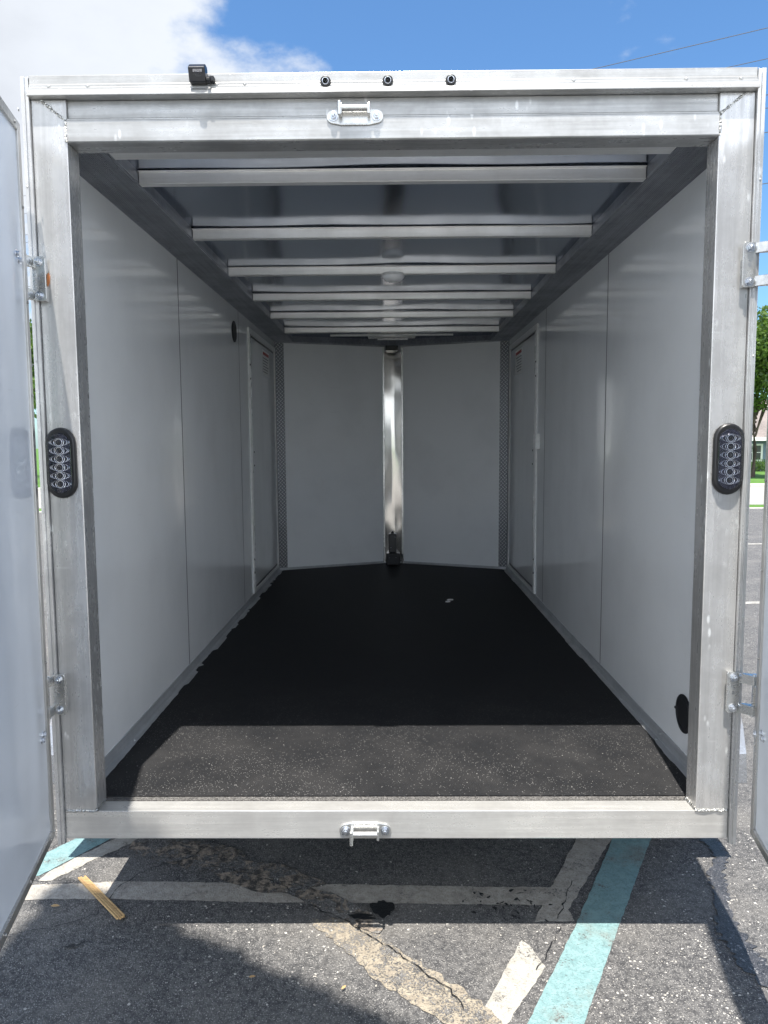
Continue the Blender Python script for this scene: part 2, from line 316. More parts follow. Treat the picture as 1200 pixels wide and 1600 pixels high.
# ------------------------------------------------------------------ mesh helpers
class MB:
    def __init__(s): s.bm = bmesh.new()
    def quad(s, pts):
        return s.bm.faces.new([s.bm.verts.new(p) for p in pts])
    def box(s, x0, x1, y0, y1, z0, z1, mx=None):
        vs_ = [Vector((x, y, z)) for x in (x0, x1) for y in (y0, y1) for z in (z0, z1)]
        if mx: vs_ = [mx @ p for p in vs_]
        v = [s.bm.verts.new(p) for p in vs_]
        for f in ((0, 1, 3, 2), (4, 6, 7, 5), (0, 4, 5, 1), (2, 3, 7, 6), (0, 2, 6, 4), (1, 5, 7, 3)): s.bm.faces.new([v[i] for i in f])
        return s
    def prism(s, poly, fn0, fn1):
        """poly: list of 2-D points; fn0/fn1 map a 2-D point to the two end positions"""
        a = [s.bm.verts.new(fn0(p)) for p in poly]; b = [s.bm.verts.new(fn1(p)) for p in poly]
        n = len(poly)
        s.bm.faces.new(a[::-1]); s.bm.faces.new(b)
        for i in range(n): s.bm.faces.new((a[i], a[(i+1) % n], b[(i+1) % n], b[i]))
        return s
    def xprism(s, poly, x0, x1): return s.prism(poly, lambda p: (x0, p[0], p[1]), lambda p: (x1, p[0], p[1]))
    def zprism(s, poly, z0, z1): return s.prism(poly, lambda p: (p[0], p[1], z0), lambda p: (p[0], p[1], z1))
    def yprism(s, poly, y0, y1): return s.prism(poly, lambda p: (p[0], y0, p[1]), lambda p: (p[0], y1, p[1]))
    def cyl(s, c, axis, r, L, n=16, r2=None, phase=0):
        c = Vector(c); axis = Vector(axis).normalized(); q = axis.to_track_quat('Z', 'Y')
        r2 = r if r2 is None else r2
        pts = [(math.cos(2*math.pi*i/n+phase), math.sin(2*math.pi*i/n+phase)) for i in range(n)]
        a = [s.bm.verts.new(c+q @ Vector((p[0]*r, p[1]*r, 0))) for p in pts]
        b = [s.bm.verts.new(c+q @ Vector((p[0]*r2, p[1]*r2, L))) for p in pts]
        s.bm.faces.new(a[::-1]); s.bm.faces.new(b)
        for i in range(n): s.bm.faces.new((a[i], a[(i+1) % n], b[(i+1) % n], b[i]))
        return s
    def dome(s, c, axis, r, h, n=12, k=4):
        c = Vector(c); q = Vector(axis).normalized().to_track_quat('Z', 'Y'); rings = []
        for j in range(k):
            a = j/k*math.pi/2
            rings.append([s.bm.verts.new(c+q @ Vector((r*math.cos(a)*math.cos(2*math.pi*i/n), r*math.cos(a)*math.sin(2*math.pi*i/n), h*math.sin(a)))) for i in range(n)])
        top = s.bm.verts.new(c+q @ Vector((0, 0, h)))
        s.bm.faces.new(rings[0][::-1])
        for j in range(k-1):
            for i in range(n): s.bm.faces.new((rings[j][i], rings[j][(i+1) % n], rings[j+1][(i+1) % n], rings[j+1][i]))
        for i in range(n): s.bm.faces.new((rings[-1][i], rings[-1][(i+1) % n], top))
        return s
    def torus(s, c, axis, R_, r_, n=20, k=8, sx=1.0, sz=1.0):
        c = Vector(c); q = Vector(axis).normalized().to_track_quat('Z', 'Y'); g = []
        for i in range(n):
            a = 2*math.pi*i/n
            g.append([s.bm.verts.new(c+q @ Vector(((R_+r_*math.cos(2*math.pi*j/k))*math.cos(a)*sx, (R_+r_*math.cos(2*math.pi*j/k))*math.sin(a)*sz, r_*math.sin(2*math.pi*j/k)))) for j in range(k)])
        for i in range(n):
            for j in range(k): s.bm.faces.new((g[i][j], g[(i+1) % n][j], g[(i+1) % n][(j+1) % k], g[i][(j+1) % k]))
        return s
    def tube(s, pts, rad, n=8, jit=0.0):
        pts = [Vector(p) for p in pts]; rs = []
        for i, p in enumerate(pts):
            a = pts[min(i+1, len(pts)-1)]-pts[max(i-1, 0)]; q = a.to_track_quat('Z', 'Y')
            rr = (rad[i] if isinstance(rad, (list, tuple)) else rad)*(1+random.uniform(-jit, jit))
            rs.append([s.bm.verts.new(p+q @ Vector((rr*math.cos(2*math.pi*k/n), rr*math.sin(2*math.pi*k/n), 0))) for k in range(n)])
        s.bm.faces.new(rs[0][::-1]); s.bm.faces.new(rs[-1])
        for i in range(len(rs)-1):
            for k in range(n): s.bm.faces.new((rs[i][k], rs[i][(k+1) % n], rs[i+1][(k+1) % n], rs[i+1][k]))
        return s
    def build(s, name, m, parent=None, bevel=0.0, smooth=False, seg=2):
        bmesh.ops.recalc_face_normals(s.bm, faces=s.bm.faces[:])
        me = bpy.data.meshes.new(name); s.bm.to_mesh(me); s.bm.free()
        o = bpy.data.objects.new(name, me); COL.objects.link(o)
        me.materials.append(MT[m] if isinstance(m, str) else m)
        if smooth:
            for p in me.polygons: p.use_smooth = True
            me.set_sharp_from_angle(angle=R(40))
        if bevel:
            bv = o.modifiers.new('bevel', 'BEVEL'); bv.width = bevel; bv.segments = seg; bv.limit_method = 'ANGLE'; bv.angle_limit = R(40)
        if parent is not None: o.parent = parent
        return o
def tag(o, label=None, cat=None, group=None, kind=None):
    if label: o['label'] = label
    if cat: o['category'] = cat
    if group: o['group'] = group
    if kind: o['kind'] = kind
    return o
def empty(name, loc=(0, 0, 0), parent=None):
    o = bpy.data.objects.new(name, None); o.location = loc; o.empty_display_size = .2; COL.objects.link(o)
    if parent is not None: o.parent = parent
    return o
def stadium(w, h, n=10):
    """upright stadium outline centred on 0,0"""
    r_ = w/2; c_ = h/2-r_
    return [(r_*math.cos(math.pi*i/n), c_+r_*math.sin(math.pi*i/n)) for i in range(n+1)]+[(-r_*math.cos(math.pi*i/n), -c_-r_*math.sin(math.pi*i/n)) for i in range(n+1)]

# ------------------------------------------------------------------ the setting
G = -.465
def sheet(name, pts, z, m, res=None):
    b = MB(); b.quad([(x, y, z) for x, y in pts]); o = b.build(name, m); tag(o, kind='structure'); return o
sheet('ground', [(-600, -600), (600, -600), (600, 25.6), (-600, 25.6)], G-.010, 'grass')
sheet('parking_lot', [(-40, -40), (60, -40), (60, 15.6), (-40, 15.6)], G, 'asphalt')
sheet('road', [(-300, 16.6), (300, 16.6), (300, 24.0), (-300, 24.0)], G-.006, 'street')
b = MB(); b.box(-300, 300, 24.0, 24.25, G-.02, G+.09); tag(b.build('kerb', 'kerb', bevel=.02), kind='structure')
b = MB(); b.box(-40, 60, 15.45, 15.62, G-.02, G+.012); tag(b.build('parking_kerb', 'kerb', bevel=.02), kind='structure')
sheet('bounce_apron', [(-30, -38), (40, -38), (40, -4.2), (-30, -4.2)], G+.004, 'bounce_pad')  # unseen pale ground added behind the camera to bounce light into the trailer
# lawn beyond the street, sloping away to the houses
b = MB(); rows = [(24.25, G+.05), (37, G+.0), (44, G-.7), (52, G-1.05), (120, G-1.2), (600, G-1.5)]
for (ya, za), (yb, zb) in zip(rows, rows[1:]): b.quad([(-600, ya, za), (600, ya, za), (600, yb, zb), (-600, yb, zb)])
tag(b.build('lawn', 'grass'), kind='structure')

def ragged(pts, step=.03, amp=.004, closed=True):
    out = []
    n = len(pts)
    for i in range(n if closed else n-1):
        a = Vector(pts[i]); c = Vector(pts[(i+1) % n]); L = (c-a).length; k = max(1, int(L/step)); nn = (c-a).normalized() if L else a; pr = Vector((-nn.y, nn.x))
        for j in range(k):
            p = a.lerp(c, j/k)+pr*random.uniform(-amp, amp); out.append((p.x, p.y))
    return out
def marking(name, pts, z, m, amp=.0018, step=.02):
    b = MB(); poly = ragged([Vector(p) for p in pts], step, amp)
    f = b.bm.faces.new([b.bm.verts.new((x, y, z)) for x, y in poly]); bmesh.ops.triangulate(b.bm, faces=[f])
    return tag(b.build(name, m), kind='structure')
z1, z2, z3 = G+.002, G+.0042, G+.0075
marking('teal_line', [(.367, -.304), (.29, -.45), (.45, -.46), (.523, -.304), (.753, .123), (1.043, .659), (1.55, 1.6), (1.39, 1.6), (.887, .659), (.607, .123)], z1, 'pteal')
marking('white_line', [(.463, -.078), (.322, -.29), (.26, -.40), (.17, -.40), (.26, -.236), (.412, .045), (.432, .02)], z1, 'pwhite', .003)
marking('white_line', [(.59, .333), (.332, .334), (-.041, .345), (-.514, .357), (-.992, .367), (-1.5, .335), (-1.5, .24), (-1.28, .258), (-1.001, .262), (-.448, .240), (-.04, .237), (.319, .230), (.515, .228)], z1, 'pwhite2', .003)
marking('white_line', [(.470, .135), (.605, .138), (.600, .20), (.882, .659), (1.35, 1.55), (1.21, 1.55), (.739, .659), (.515, .228)], z1+.0006, 'pwhite2', .003)
marking('white_line', [(-1.33, .372), (-1.318, .43), (-1.15, .672), (-.75, 1.28), (-.6, 1.28), (-1.03, .68), (-1.17, .52), (-1.28, .372)], z1, 'pwhite', .004)
marking('teal_line', [(-1.42, .38), (-1.34, .405), (-1.165, .672), (-.76, 1.30), (-.90, 1.30), (-1.30, .69), (-1.46, .45)], z1, 'pteal')
marking('worn_line', [(-.30, .15), (-.135, .148), (.043, -.035), (.24, -.22), (.29, -.30), (.40, -.44), (.25, -.44), (.16, -.325), (-.036, -.165), (-.24, .075)], z1+.001, 'pworn', .010, .02)
def far_line(pts): marking('white_line', pts, z1, 'pwhite', .002, .5)
far_line([(3.2, 5.0), (6.2, 5.35), (6.2, 5.45), (3.2, 5.10)])
far_line([(4.6, 9.2), (9.0, 9.5), (9.0, 9.62), (4.6, 9.32)])
far_line([(6.9, 12.6), (8.3, 15.3), (8.42, 15.3), (7.02, 12.6)])
# broken, patched asphalt under the tail of the trailer
def blob(name, c, rx, ry, z, m, rot=0, n=70, rough=.35, seed=0):
    rnd = random.Random(seed); ph = [rnd.uniform(0, 6.28) for _ in range(9)]; b = MB(); pts = []
    for i in range(n):
        a = 2*math.pi*i/n; k = 1+rough*sum(math.sin((j+2)*a+ph[j])/(j+1.6) for j in range(9))*.8
        x, y = rx*k*math.cos(a), ry*k*math.sin(a); pts.append((c[0]+x*math.cos(rot)-y*math.sin(rot), c[1]+x*math.sin(rot)+y*math.cos(rot), z))
    f = b.bm.faces.new([b.bm.verts.new(p) for p in pts]); bmesh.ops.triangulate(b.bm, faces=[f])
    return tag(b.build(name, m), kind='structure')
blob('broken_patch', (-.83, .56), .24, .10, z2, 'broken', -.35, seed=1, rough=.2)
blob('broken_patch', (-.50, .40), .22, .085, z2+.0006, 'broken', -.38, seed=2, rough=.2)
blob('broken_patch', (-.22, .22), .20, .055, z2+.0012, 'broken', -.62, seed=3, rough=.2)
blob('broken_patch', (-.36, .30), .10, .03, z2+.0018, 'broken', -.3, seed=11, rough=.2)
blob('oil_stain', (-.045, .20), .034, .052, z3, 'oil', .3, seed=4, rough=.33)
blob('oil_stain', (-.115, .155), .045, .014, z3+.001, 'oil', 0, seed=5, rough=.45)
blob('oil_stain', (-1.05, .005), .020, .006, z3, 'oil', .3, seed=6, rough=.4); blob('oil_stain', (-1.02, .018), .012, .004, z3+.0004, 'oil', .9, seed=7, rough=.4)
rr = random.Random(5)
for i in range(34):
    px, py = .27+rr.gauss(.10, .085), .25+rr.gauss(-.02, .045)
    blob('oil_stain', (px, py), rr.uniform(.003, .011), rr.uniform(.002, .006), z3+.0001*i, 'oil', rr.uniform(0, 3), n=18, seed=20+i, rough=.4)
# run of water from the right corner
wp = [(1.26, .70), (1.28, .62), (1.27, .52), (1.20, .42), (1.17, .30), (1.12, .17), (1.10, .06), (1.11, -.06), (1.15, -.20), (1.20, -.36)]
ww_ = [.055, .03, .03, .035, .028, .032, .045, .05, .055, .05]
b = MB(); L_, R_ = [], []
rnd = random.Random(9)
fine = []
for i in range(len(wp)-1):
    for j in range(10):
        k = j/10; fine.append((wp[i][0]*(1-k)+wp[i+1][0]*k, wp[i][1]*(1-k)+wp[i+1][1]*k, ww_[i]*(1-k)+ww_[i+1]*k))
for x, y, w in fine: L_.append((x-w*rnd.uniform(.55, 1.25), y)); R_.append((x+w*rnd.uniform(.55, 1.25), y))
for i in range(len(fine)-1): b.quad([(L_[i][0], L_[i][1], z2), (R_[i][0], R_[i][1], z2), (R_[i+1][0], R_[i+1][1], z2), (L_[i+1][0], L_[i+1][1], z2)])
tag(b.build('water_stain', 'damp'), kind='structure')
def crack(pts, w=.004, seed=0):
    rnd = random.Random(seed); b = MB(); P = []
    for i in range(len(pts)-1):
        a, c_ = Vector(pts[i]), Vector(pts[i+1]); n = max(2, int((c_-a).length/.018))
        for j in range(n):
            p = a.lerp(c_, j/n); P.append(Vector((p.x+rnd.gauss(0, .0035), p.y+rnd.gauss(0, .0035))))
    for i in range(len(P)-1):
        q = (P[i+1]-P[i]).normalized(); n_ = Vector((-q.y, q.x)); wa, wb = w*rnd.uniform(.2, 1), w*rnd.uniform(.2, 1)
        b.quad([(P[i].x-n_.x*wa, P[i].y-n_.y*wa, z3), (P[i].x+n_.x*wa, P[i].y+n_.y*wa, z3), (P[i+1].x+n_.x*wb, P[i+1].y+n_.y*wb, z3+.0002), (P[i+1].x-n_.x*wb, P[i+1].y-n_.y*wb, z3+.0002)])
    tag(b.build('crack', 'oil'), kind='structure')
crack([(-1.5, -.02), (-1.28, .055), (-1.118, .115), (-1.03, .17), (-1.006, .34), (-.94, .44), (-.80, .52), (-.72, .66)], .0025, 1)
crack([(-.72, .47), (-.52, .40), (-.40, .33), (-.30, .22), (-.16, .13), (.0, -.02), (.10, -.13), (.16, -.18), (.2, -.27)], .0026, 2)
crack([(.55, .14), (.585, .22), (.66, .38)], .002, 3)
crack([(.43, -.10), (.475, -.03), (.56, .12)], .002, 4)

# ------------------------------------------------------------------ the trailer
T = empty('cargo_trailer', (0, 0, G))
tag(T, 'aluminium enclosed cargo trailer with its rear doors open, showing white walls and black floor', 'trailer')
T.location = (0, 0, 0)
WI, WO = 1.036, 1.065
YN, YT = 4.43, 4.84         # start of the wedge nose, its tip
ZC, ZB = 2.09, 2.044
# floor sheet with ragged coating edge lapping over the trim
b = MB()
b.box(-1.04, 1.04, .09, YN, -.05, -.001)
b.zprism([(-1.04, YN), (1.04, YN), (0, YT)], -.05, -.001)
b.build('floor', 'alu_y', T)
rnd = random.Random(3); left, right = [], []
y = .09; xl = -.999
while y < YN-.03:
    if y > .95 and rnd.random() < .42: xl = -1.0+rnd.choice((-.010, .004, .010, -.003, .008))
    left.append((xl+rnd.uniform(-.0015, .0015), y)); y += .03
y = .09; xr = .999
while y < YN-.03:
    if rnd.random() < .10: xr = .999+rnd.choice((-.004, .004, .0))
    right.append((xr+rnd.uniform(-.001, .001), y)); y += .03
b = MB(); poly = left+[(-.99, YN-.02), (0, YT-.035), (.99, YN-.02)]+right[::-1]
f = b.bm.faces.new([b.bm.verts.new((x, y_, .0045)) for x, y_ in poly]); bmesh.ops.triangulate(b.bm, faces=[f])
b.build('floor_coating', 'floor', T)
b = MB(); b.box(-.955, .955, .066, .0895, -.03, .0015); b.build('floor_edge', 'grit', T)
# floor trim angles with rivets
for s in (-1, 1):
    b = MB()
    prof = [(s*WI, .0), (s*WI, .042), (s*(WI-.004), .042), (s*(WI-.012), .004), (s*.982, .0028), (s*.982, .0)]
    b.yprism(prof, .085, YN-.01)
    for yy in (.23, .55, 1.0, 1.45, 1.9, 2.35, 2.8): b.dome((s*(WI-.022), yy, .0035), (0, 0, 1), .006, .004, 8, 3); b.dome((s*(WI-.007), yy, .024), (-s, 0, .25), .005, .003, 8, 3)
    b.build('floor_trim', 'alu_y', T)
    b = MB(); a = Vector((s*WI, YN, 0)); e = Vector((s*.075, YT-.03, 0)); dr = (e-a).normalized(); nn = Vector((-dr.y, dr.x, 0)); nn = nn if nn.y < 0 else -nn
    for off, z0_, z1_ in ((.0, 0, .022), (.012, 0, .006)): 
        w0 = .003 if off == 0 else .012
        b.prism([(0, z0_), (1, z0_), (1, z1_), (0, z1_)], lambda p: a.lerp(e, p[0])+nn*(.003+off)+Vector((0, 0, p[1])), lambda p: a.lerp(e, p[0])+nn*(.003+off+w0)+Vector((0, 0, p[1])))
    b.build('floor_trim', 'alu_y', T)
# inner wall panels
SEAM = {-1: (1.427, 2.85), 1: (1.41, 2.84)}
for s in (-1, 1):
    ys = [.082, SEAM[s][0], SEAM[s][1], YN]
    for a, c_ in zip(ys, ys[1:]):
        b = MB(); b.box(min(s*WI, s*(WI+.006)), max(s*WI, s*(WI+.006)), a+.003, c_-.003, -.02, 2.075); b.build('wall_panel', 'white', T, bevel=.001)
    for q in SEAM[s]: b = MB(); b.box(min(s*(WI-.0006), s*(WI+.005)), max(s*(WI-.0006), s*(WI+.005)), q-.0045, q+.0045, .0, 2.07); b.build('panel_seam', 'seam', T)
    b = MB(); b.box(min(s*(WI+.0065), s*(WI+.009)), max(s*(WI+.0065), s*(WI+.009)), .082, YN, -.05, 2.08); b.build('panel_backing', 'blackmatt', T)
    a = Vector((s*WI, YN, 0)); e = Vector((s*.085, YT-.035, 0)); dr = (e-a).normalized(); nn = Vector((-dr.y, dr.x, 0)); nn = nn if nn.y > 0 else -nn
    q0 = a+dr*.075
    b = MB(); b.prism([(0, -.02), (1, -.02), (1, 2.06), (0, 2.06)], lambda p: q0.lerp(e, p[0])+Vector((0, 0, p[1])), lambda p: q0.lerp(e, p[0])+nn*.006+Vector((0, 0, p[1])))
    b.build('nose_panel', 'white', T)
    # diamond plate corner
    q1 = a+dr*.078-nn*.003
    b = MB(); b.prism([(0, .022), (1, .022), (1, 2.05), (0, 2.05)], lambda p: (a-nn*.003).lerp(q1, p[0])+Vector((0, 0, p[1])), lambda p: (a-nn*.0).lerp(q1+nn*.003, p[0])+Vector((0, 0, p[1])))
    b.box(min(s*(WI-.003), s*WI), max(s*(WI-.003), s*WI), YN-.03, YN, .022, 2.05)
    b.build('tread_plate_corner', 'tread', T)
# polished strip in the nose, its side flanges
b = MB()
n = 8
for i in range(n):
    xa, xb = -.079+.158*i/n, -.079+.158*(i+1)/n
    f_ = lambda x: YT-.062-.006*(1-abs(x)/.079)
    K = 24
    for j in range(K):
        za, zb_ = .02+1.98*j/K, .02+1.98*(j+1)/K
        g_ = lambda x, z: (x, f_(x)+.0025*math.sin(z*4+x*12)+(.0018*math.sin(z*16+x*20) if z > 1.55 or z < .45 else 0), z)
        b.quad([g_(xa, za), g_(xb, za), g_(xb, zb_), g_(xa, zb_)])
bmesh.ops.remove_doubles(b.bm, verts=b.bm.verts[:], dist=1e-5)
b.build('nose_strip', 'nose', T, smooth=True).location.x = .008
for s in (-1, 1):
    b = MB(); b.box(min(s*.079, s*.096)+.008, max(s*.079, s*.096)+.008, YT-.065, YT-.05, .0, 2.06)
    for z in (.42, .8, 1.2, 1.6, 1.9): b.dome((s*.0875+.008, YT-.065, z), (0, -1, 0), .005, .003, 8, 3)
    b.build('nose_trim', 'alu_v', T, bevel=.002)
b = MB(); b.box(-.058, .058, YT-.15, YT-.04, 2.0, 2.05); b.build('junction_box', 'black', T, bevel=.006)
jb = MB(); jb.box(-.062, .068, 4.66, 4.78, .0045, .115); o = jb.build('breakaway_battery_box', 'black', T, bevel=.008)
b = MB(); b.box(-.048, .052, 4.655, 4.662, .02, .10); b.build('box_lid', 'blackmatt', o, bevel=.003)
for x, z in ((-.03, .075), (.03, .075)): MB().dome((x, 4.656, z), (0, -1, 0), .005, .004, 8, 3).build('screw', 'steel', o)
jc = MB(); jc.box(-.038, .036, 4.70, 4.775, .118, .295); jc.yprism([(-.02, .295), (.016, .295), (.006, .318), (-.008, .318)], 4.73, 4.75)
o = jc.build('wiring_module', 'black', T, bevel=.006)
for x, z in ((.022, .265), (-.018, .165)): MB().dome((x, 4.70, z), (0, -1, 0), .005, .004, 8, 3).build('screw', 'steel', o)
b = MB(); b.tube([(.06, 4.70, .08), (.09, 4.71, .10), (.098, 4.74, .04), (.085, 4.72, .01)], .006, 6); b.build('cable', 'rubber', T, smooth=True)
# ceiling sheet (subdivided and slightly wavy), rails, bows
b = MB(); nx, ny = 24, 60
for j in range(ny):
    for i in range(nx):
        P = []
        for (a, c_) in ((0, 0), (1, 0), (1, 1), (0, 1)):
            x = -1.0+2.0*(i+a)/nx; y = .085+(YN-.085)*(j+c_)/ny
            P.append((x, y, ZC+.0022*math.sin(x*4.1+y*2.3)*math.sin(y*6.2+1.1*x)+.001*math.sin(9*x+4*y)))
        b.quad(P)
bmesh.ops.remove_doubles(b.bm, verts=b.bm.verts[:], dist=1e-5)
b.bm.faces.new([b.bm.verts.new(p) for p in ((-1.03, YN-.01, ZC+.004), (1.03, YN-.01, ZC+.004), (0, YT, ZC+.004))])
b.build('ceiling', 'ceil', T, smooth=True)
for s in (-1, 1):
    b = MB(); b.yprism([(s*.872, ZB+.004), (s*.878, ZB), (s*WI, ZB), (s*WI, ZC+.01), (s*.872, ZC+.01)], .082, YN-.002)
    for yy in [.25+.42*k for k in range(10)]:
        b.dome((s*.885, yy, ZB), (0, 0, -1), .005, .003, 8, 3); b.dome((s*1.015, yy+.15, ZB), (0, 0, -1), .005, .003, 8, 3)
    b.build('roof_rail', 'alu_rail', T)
    a = Vector((s*WI, YN, 0)); e = Vector((0, YT-.03, 0)); dr = (e-a).normalized(); nn = Vector((-dr.y, dr.x, 0)); nn = nn if nn.y < 0 else -nn
    b = MB(); pp = [a, e, e+Vector((0, -.12, 0)), a+Vector((0, -.10, 0))+Vector((-s*.164, 0, 0))*.0]
    b.zprism([(p.x, p.y) for p in pp], ZB-.002, ZC+.008); b.build('nose_rail', 'alu_rail', T)
for k, yy in enumerate((.125, .40, 1.09, 1.80, 2.50, 3.17, 3.87)):
    b = MB(); w = .055 if k == 0 else .03
    b.xprism([(yy-.012, ZC-.004), (yy-.012, ZC-.007), (yy, ZC-.007), (yy+.001, ZB+.003), (yy-.003, ZB+.003), (yy-.003, ZB), (yy+w, ZB), (yy+w, ZC-.004)], -.869, .869)
    b.build('roof_bow', 'alu_bow', T, bevel=.002)
# light strips near the nose
for (x0_, x1_, yy) in ((-.50, .50, 3.965), (-.115, .13, 4.20)):
    b = MB(); b.box(x0_, x1_, yy, yy+.035, ZB-.014, ZB-.001); b.box(x0_-.006, x0_, yy, yy+.035, ZB-.016, ZB); b.box(x1_, x1_+.006, yy, yy+.035, ZB-.016, ZB)
    b.build('light_strip', 'whiteplastic', T, bevel=.004)
b = MB(); b.box(-.2, .2, 3.9, 4.25, ZB, ZB+.003); b.build('light_mount', 'alu_h', T)
# dome lamp
o = MB().cyl((.008, 1.82, ZB+.006), (0, 0, -1), .060, .014, 28, .061).build('dome_light', 'whiteplastic', T, smooth=True)
MB().dome((.008, 1.82, ZB-.008), (0, 0, -1), .059, .030, 28, 6).build('lamp_lens', 'dome', o, smooth=True)
# flow-through wall vents and the switch
for s, yy, zz_ in ((-1, 2.70, 1.885), (1, .345, .182)):
    o = MB().cyl((s*WI, yy, zz_), (-s, 0, 0), .069, .006, 32).build('wall_vent', 'blackmatt', T, bevel=.002)
    b = MB()
    b.torus((s*(WI-.006), yy, zz_), (-s, 0, 0), .052, .0016, 32, 6)
    b.build('vent_ring', 'blackmatt', o, smooth=True); 
    MB().dome((s*(WI-.006), yy+.066*(-1 if s > 0 else 1)*-1, zz_-.0), (-s, 0, 0), .006, .005, 8, 3).build('screw', 'black', o)
b = MB(); b.box(WI-.036, WI, 2.99, 3.06, 1.10, 1.21); o = b.build('light_switch', 'whiteplastic', T, bevel=.008)
b = MB(); b.box(WI-.041, WI-.036, 3.01, 3.04, 1.135, 1.175); b.build('rocker', 'whiteplastic', o, bevel=.002)
# side doors, framed from the inside
for s in (-1, 1):
    ya, yb = (3.16, 4.36) if s < 0 else (3.10, 4.34)
    zt_ = 1.985
    o = empty('side_door', (0, 0, 0), T)
    X = lambda d0, d1: (min(s*(WI-d0), s*(WI-d1)), max(s*(WI-d0), s*(WI-d1)))
    b = MB(); fw = .042
    for (y0_, y1_, z0_, z1_) in ((ya, ya+fw, .045, zt_), (yb-fw, yb, .045, zt_), (ya+fw, yb-fw, zt_-fw, zt_), (ya+fw, yb-fw, .045, .045+fw*.6)): b.box(*X(-.001, .012), y0_, y1_, z0_, z1_)
    b.build('frame', 'whiteplastic', o, bevel=.002)
    b = MB(); b.box(*X(-.001, .001), ya+fw, yb-fw, .06, zt_-fw); b.build('gasket', 'rubber', o)
    b = MB(); b.box(*X(.0, .006), ya+fw+.014, yb-fw-.014, .09, zt_-fw-.016); b.build('panel', 'white', o, bevel=.002)
    b = MB(); b.box(*X(.0, .016), ya+fw-.004, ya+fw+.008, .07, zt_-fw); b.build('hinge_strip', 'alu_v', o, bevel=.002)
    for d_, q in ((.012, (ya+.015, 1.72)), (.012, (ya+.015, 1.62)), (.012, (ya+.015, .30)), (.012, (ya+.015, .20)), (.006, (ya+.13, 1.09)), (.006, (ya+.13, .99))):
        MB().dome((s*(WI-d_), q[0], q[1]), (-s, 0, 0), .008, .005, 8, 3).build('bolt_head', 'black', o)
    o2 = MB().box(*X(.006, .0066), yb-.62, yb-.30, 1.70, 1.90).build('warning_label', 'whiteplastic', o)
    MB().box(*X(.0066, .0070), yb-.60, yb-.32, 1.862, 1.885).build('label_heading', 'red', o)
    b = MB()
    for k in range(6): b.box(*X(.0066, .0070), yb-.60, yb-.34-.03*(k % 3), 1.84-.022*k-.006, 1.84-.022*k)
    b.build('label_text', 'labelgrey', o)

# ---- rear frame
for s in (-1, 1):
    x0_, x1_ = sorted((s*.942, s*1.0435))
    b = MB(); b.box(x0_, x1_, 0, .08, .0005, 2.1464); b.build('rear_post', 'alu_v', T, bevel=.0025)
    # two-step corner trim standing proud of the post
    b = MB(); b.zprism([(s*1.0445, .004), (s*1.0445, -.010), (s*1.0535, -.010), (s*1.0545, -.014), (s*1.0655, -.014), (s*1.0655, .10), (s*1.0595, .10), (s*1.0595, .004)], -.105, 2.206)
    rr_ = [1.9, 1.4, .95, .62, .2] 
    for z in rr_: b.dome((s*1.059, -.014, z), (0, -1, 0), .0035, .002, 8, 3)
    b.build('corner_trim', 'alu_v', T, bevel=.0015)
    # weld beads
    pts = [(s*(1.04-.01*i), -.0005-.001*(i % 2), .0005+.0012*math.sin(i*2.1)) for i in range(11)]
    b = MB(); b.tube(pts, .0042, 6, .3)
    b.tube([(s*.942, .0+.008*i, .003) for i in range(10)], .005, 6, .35)
    b.build('weld', 'weld', T, smooth=True)
    pts = [(s*(1.012-.0085*i), -.0015, 2.142-.0068*i) for i in range(9)]
    b = MB(); b.tube(pts, .0045, 6, .35); b.tube([(s*.944, -.001-(.004 if 0 else 0), 2.085-.008*i) for i in range(8)], .0048, 6, .4)
    b.build('weld', 'weld', T, smooth=True)
b = MB(); b.box(-1.0435, 1.0435, .0, .0655, -.0925, 0)
b.build('rear_sill', 'alu_h', T, bevel=.0025)
b = MB(); b.box(-1.04, 1.04, .067, .16, -.12, -.055); b.box(-1.03, 1.03, .17, .22, -.14, -.06); b.build('rear_crossmember', 'galv', T)
# header: recessed band above, proud lip band below
b = MB(); b.xprism([(.010, 2.1465), (.010, 2.098), (.0, 2.094), (.0, 2.089), (-.0035, 2.088), (-.0035, 2.029), (.001, 2.026), (.078, 2.026), (.078, 2.1465)], -.9415, .9415)
b.build('header', 'alu_hd', T, bevel=.0012)
b = MB(); 
for s in (-1, 1): b.box(*sorted((s*.9425, s*1.0435)), -.0006, -.0001, 2.0261, 2.0262)
b.bm.free()
# roof cap with ridges and drip lip
b = MB(); b.xprism([(.10, 2.211), (-.006, 2.211), (-.006, 2.186), (-.010, 2.184), (-.010, 2.176), (-.013, 2.175), (-.013, 2.168), (-.018, 2.166), (-.024, 2.158), (-.026, 2.150), (-.026, 2.1475), (.10, 2.1475)], -1.0435, 1.0435)
for x in (-.985, -.872, -.50, -.42, .18, .52, .84, .995): b.dome((x, -.0105, 2.178), (0, -1, 0), .006, .004, 8, 3)
b.build('roof_cap', 'alu_hd', T, bevel=.001)
# clearance lamps
for x in (-.188, -.010, .170):
    o = MB().cyl((x, -.006, 2.1815), (0, -1, 0), .0165, .014, 20, .0145).build('clearance_light', 'rubber', T, bevel=.002)
    MB().dome((x, -.020, 2.1815), (0, -1, 0), .0105, .005, 16, 4).build('lamp_lens', 'glass', o, smooth=True)
    MB().torus((x, -.0195, 2.1815), (0, -1, 0), .0085, .0018, 16, 6).build('lens_ring', 'chrome', o, smooth=True)
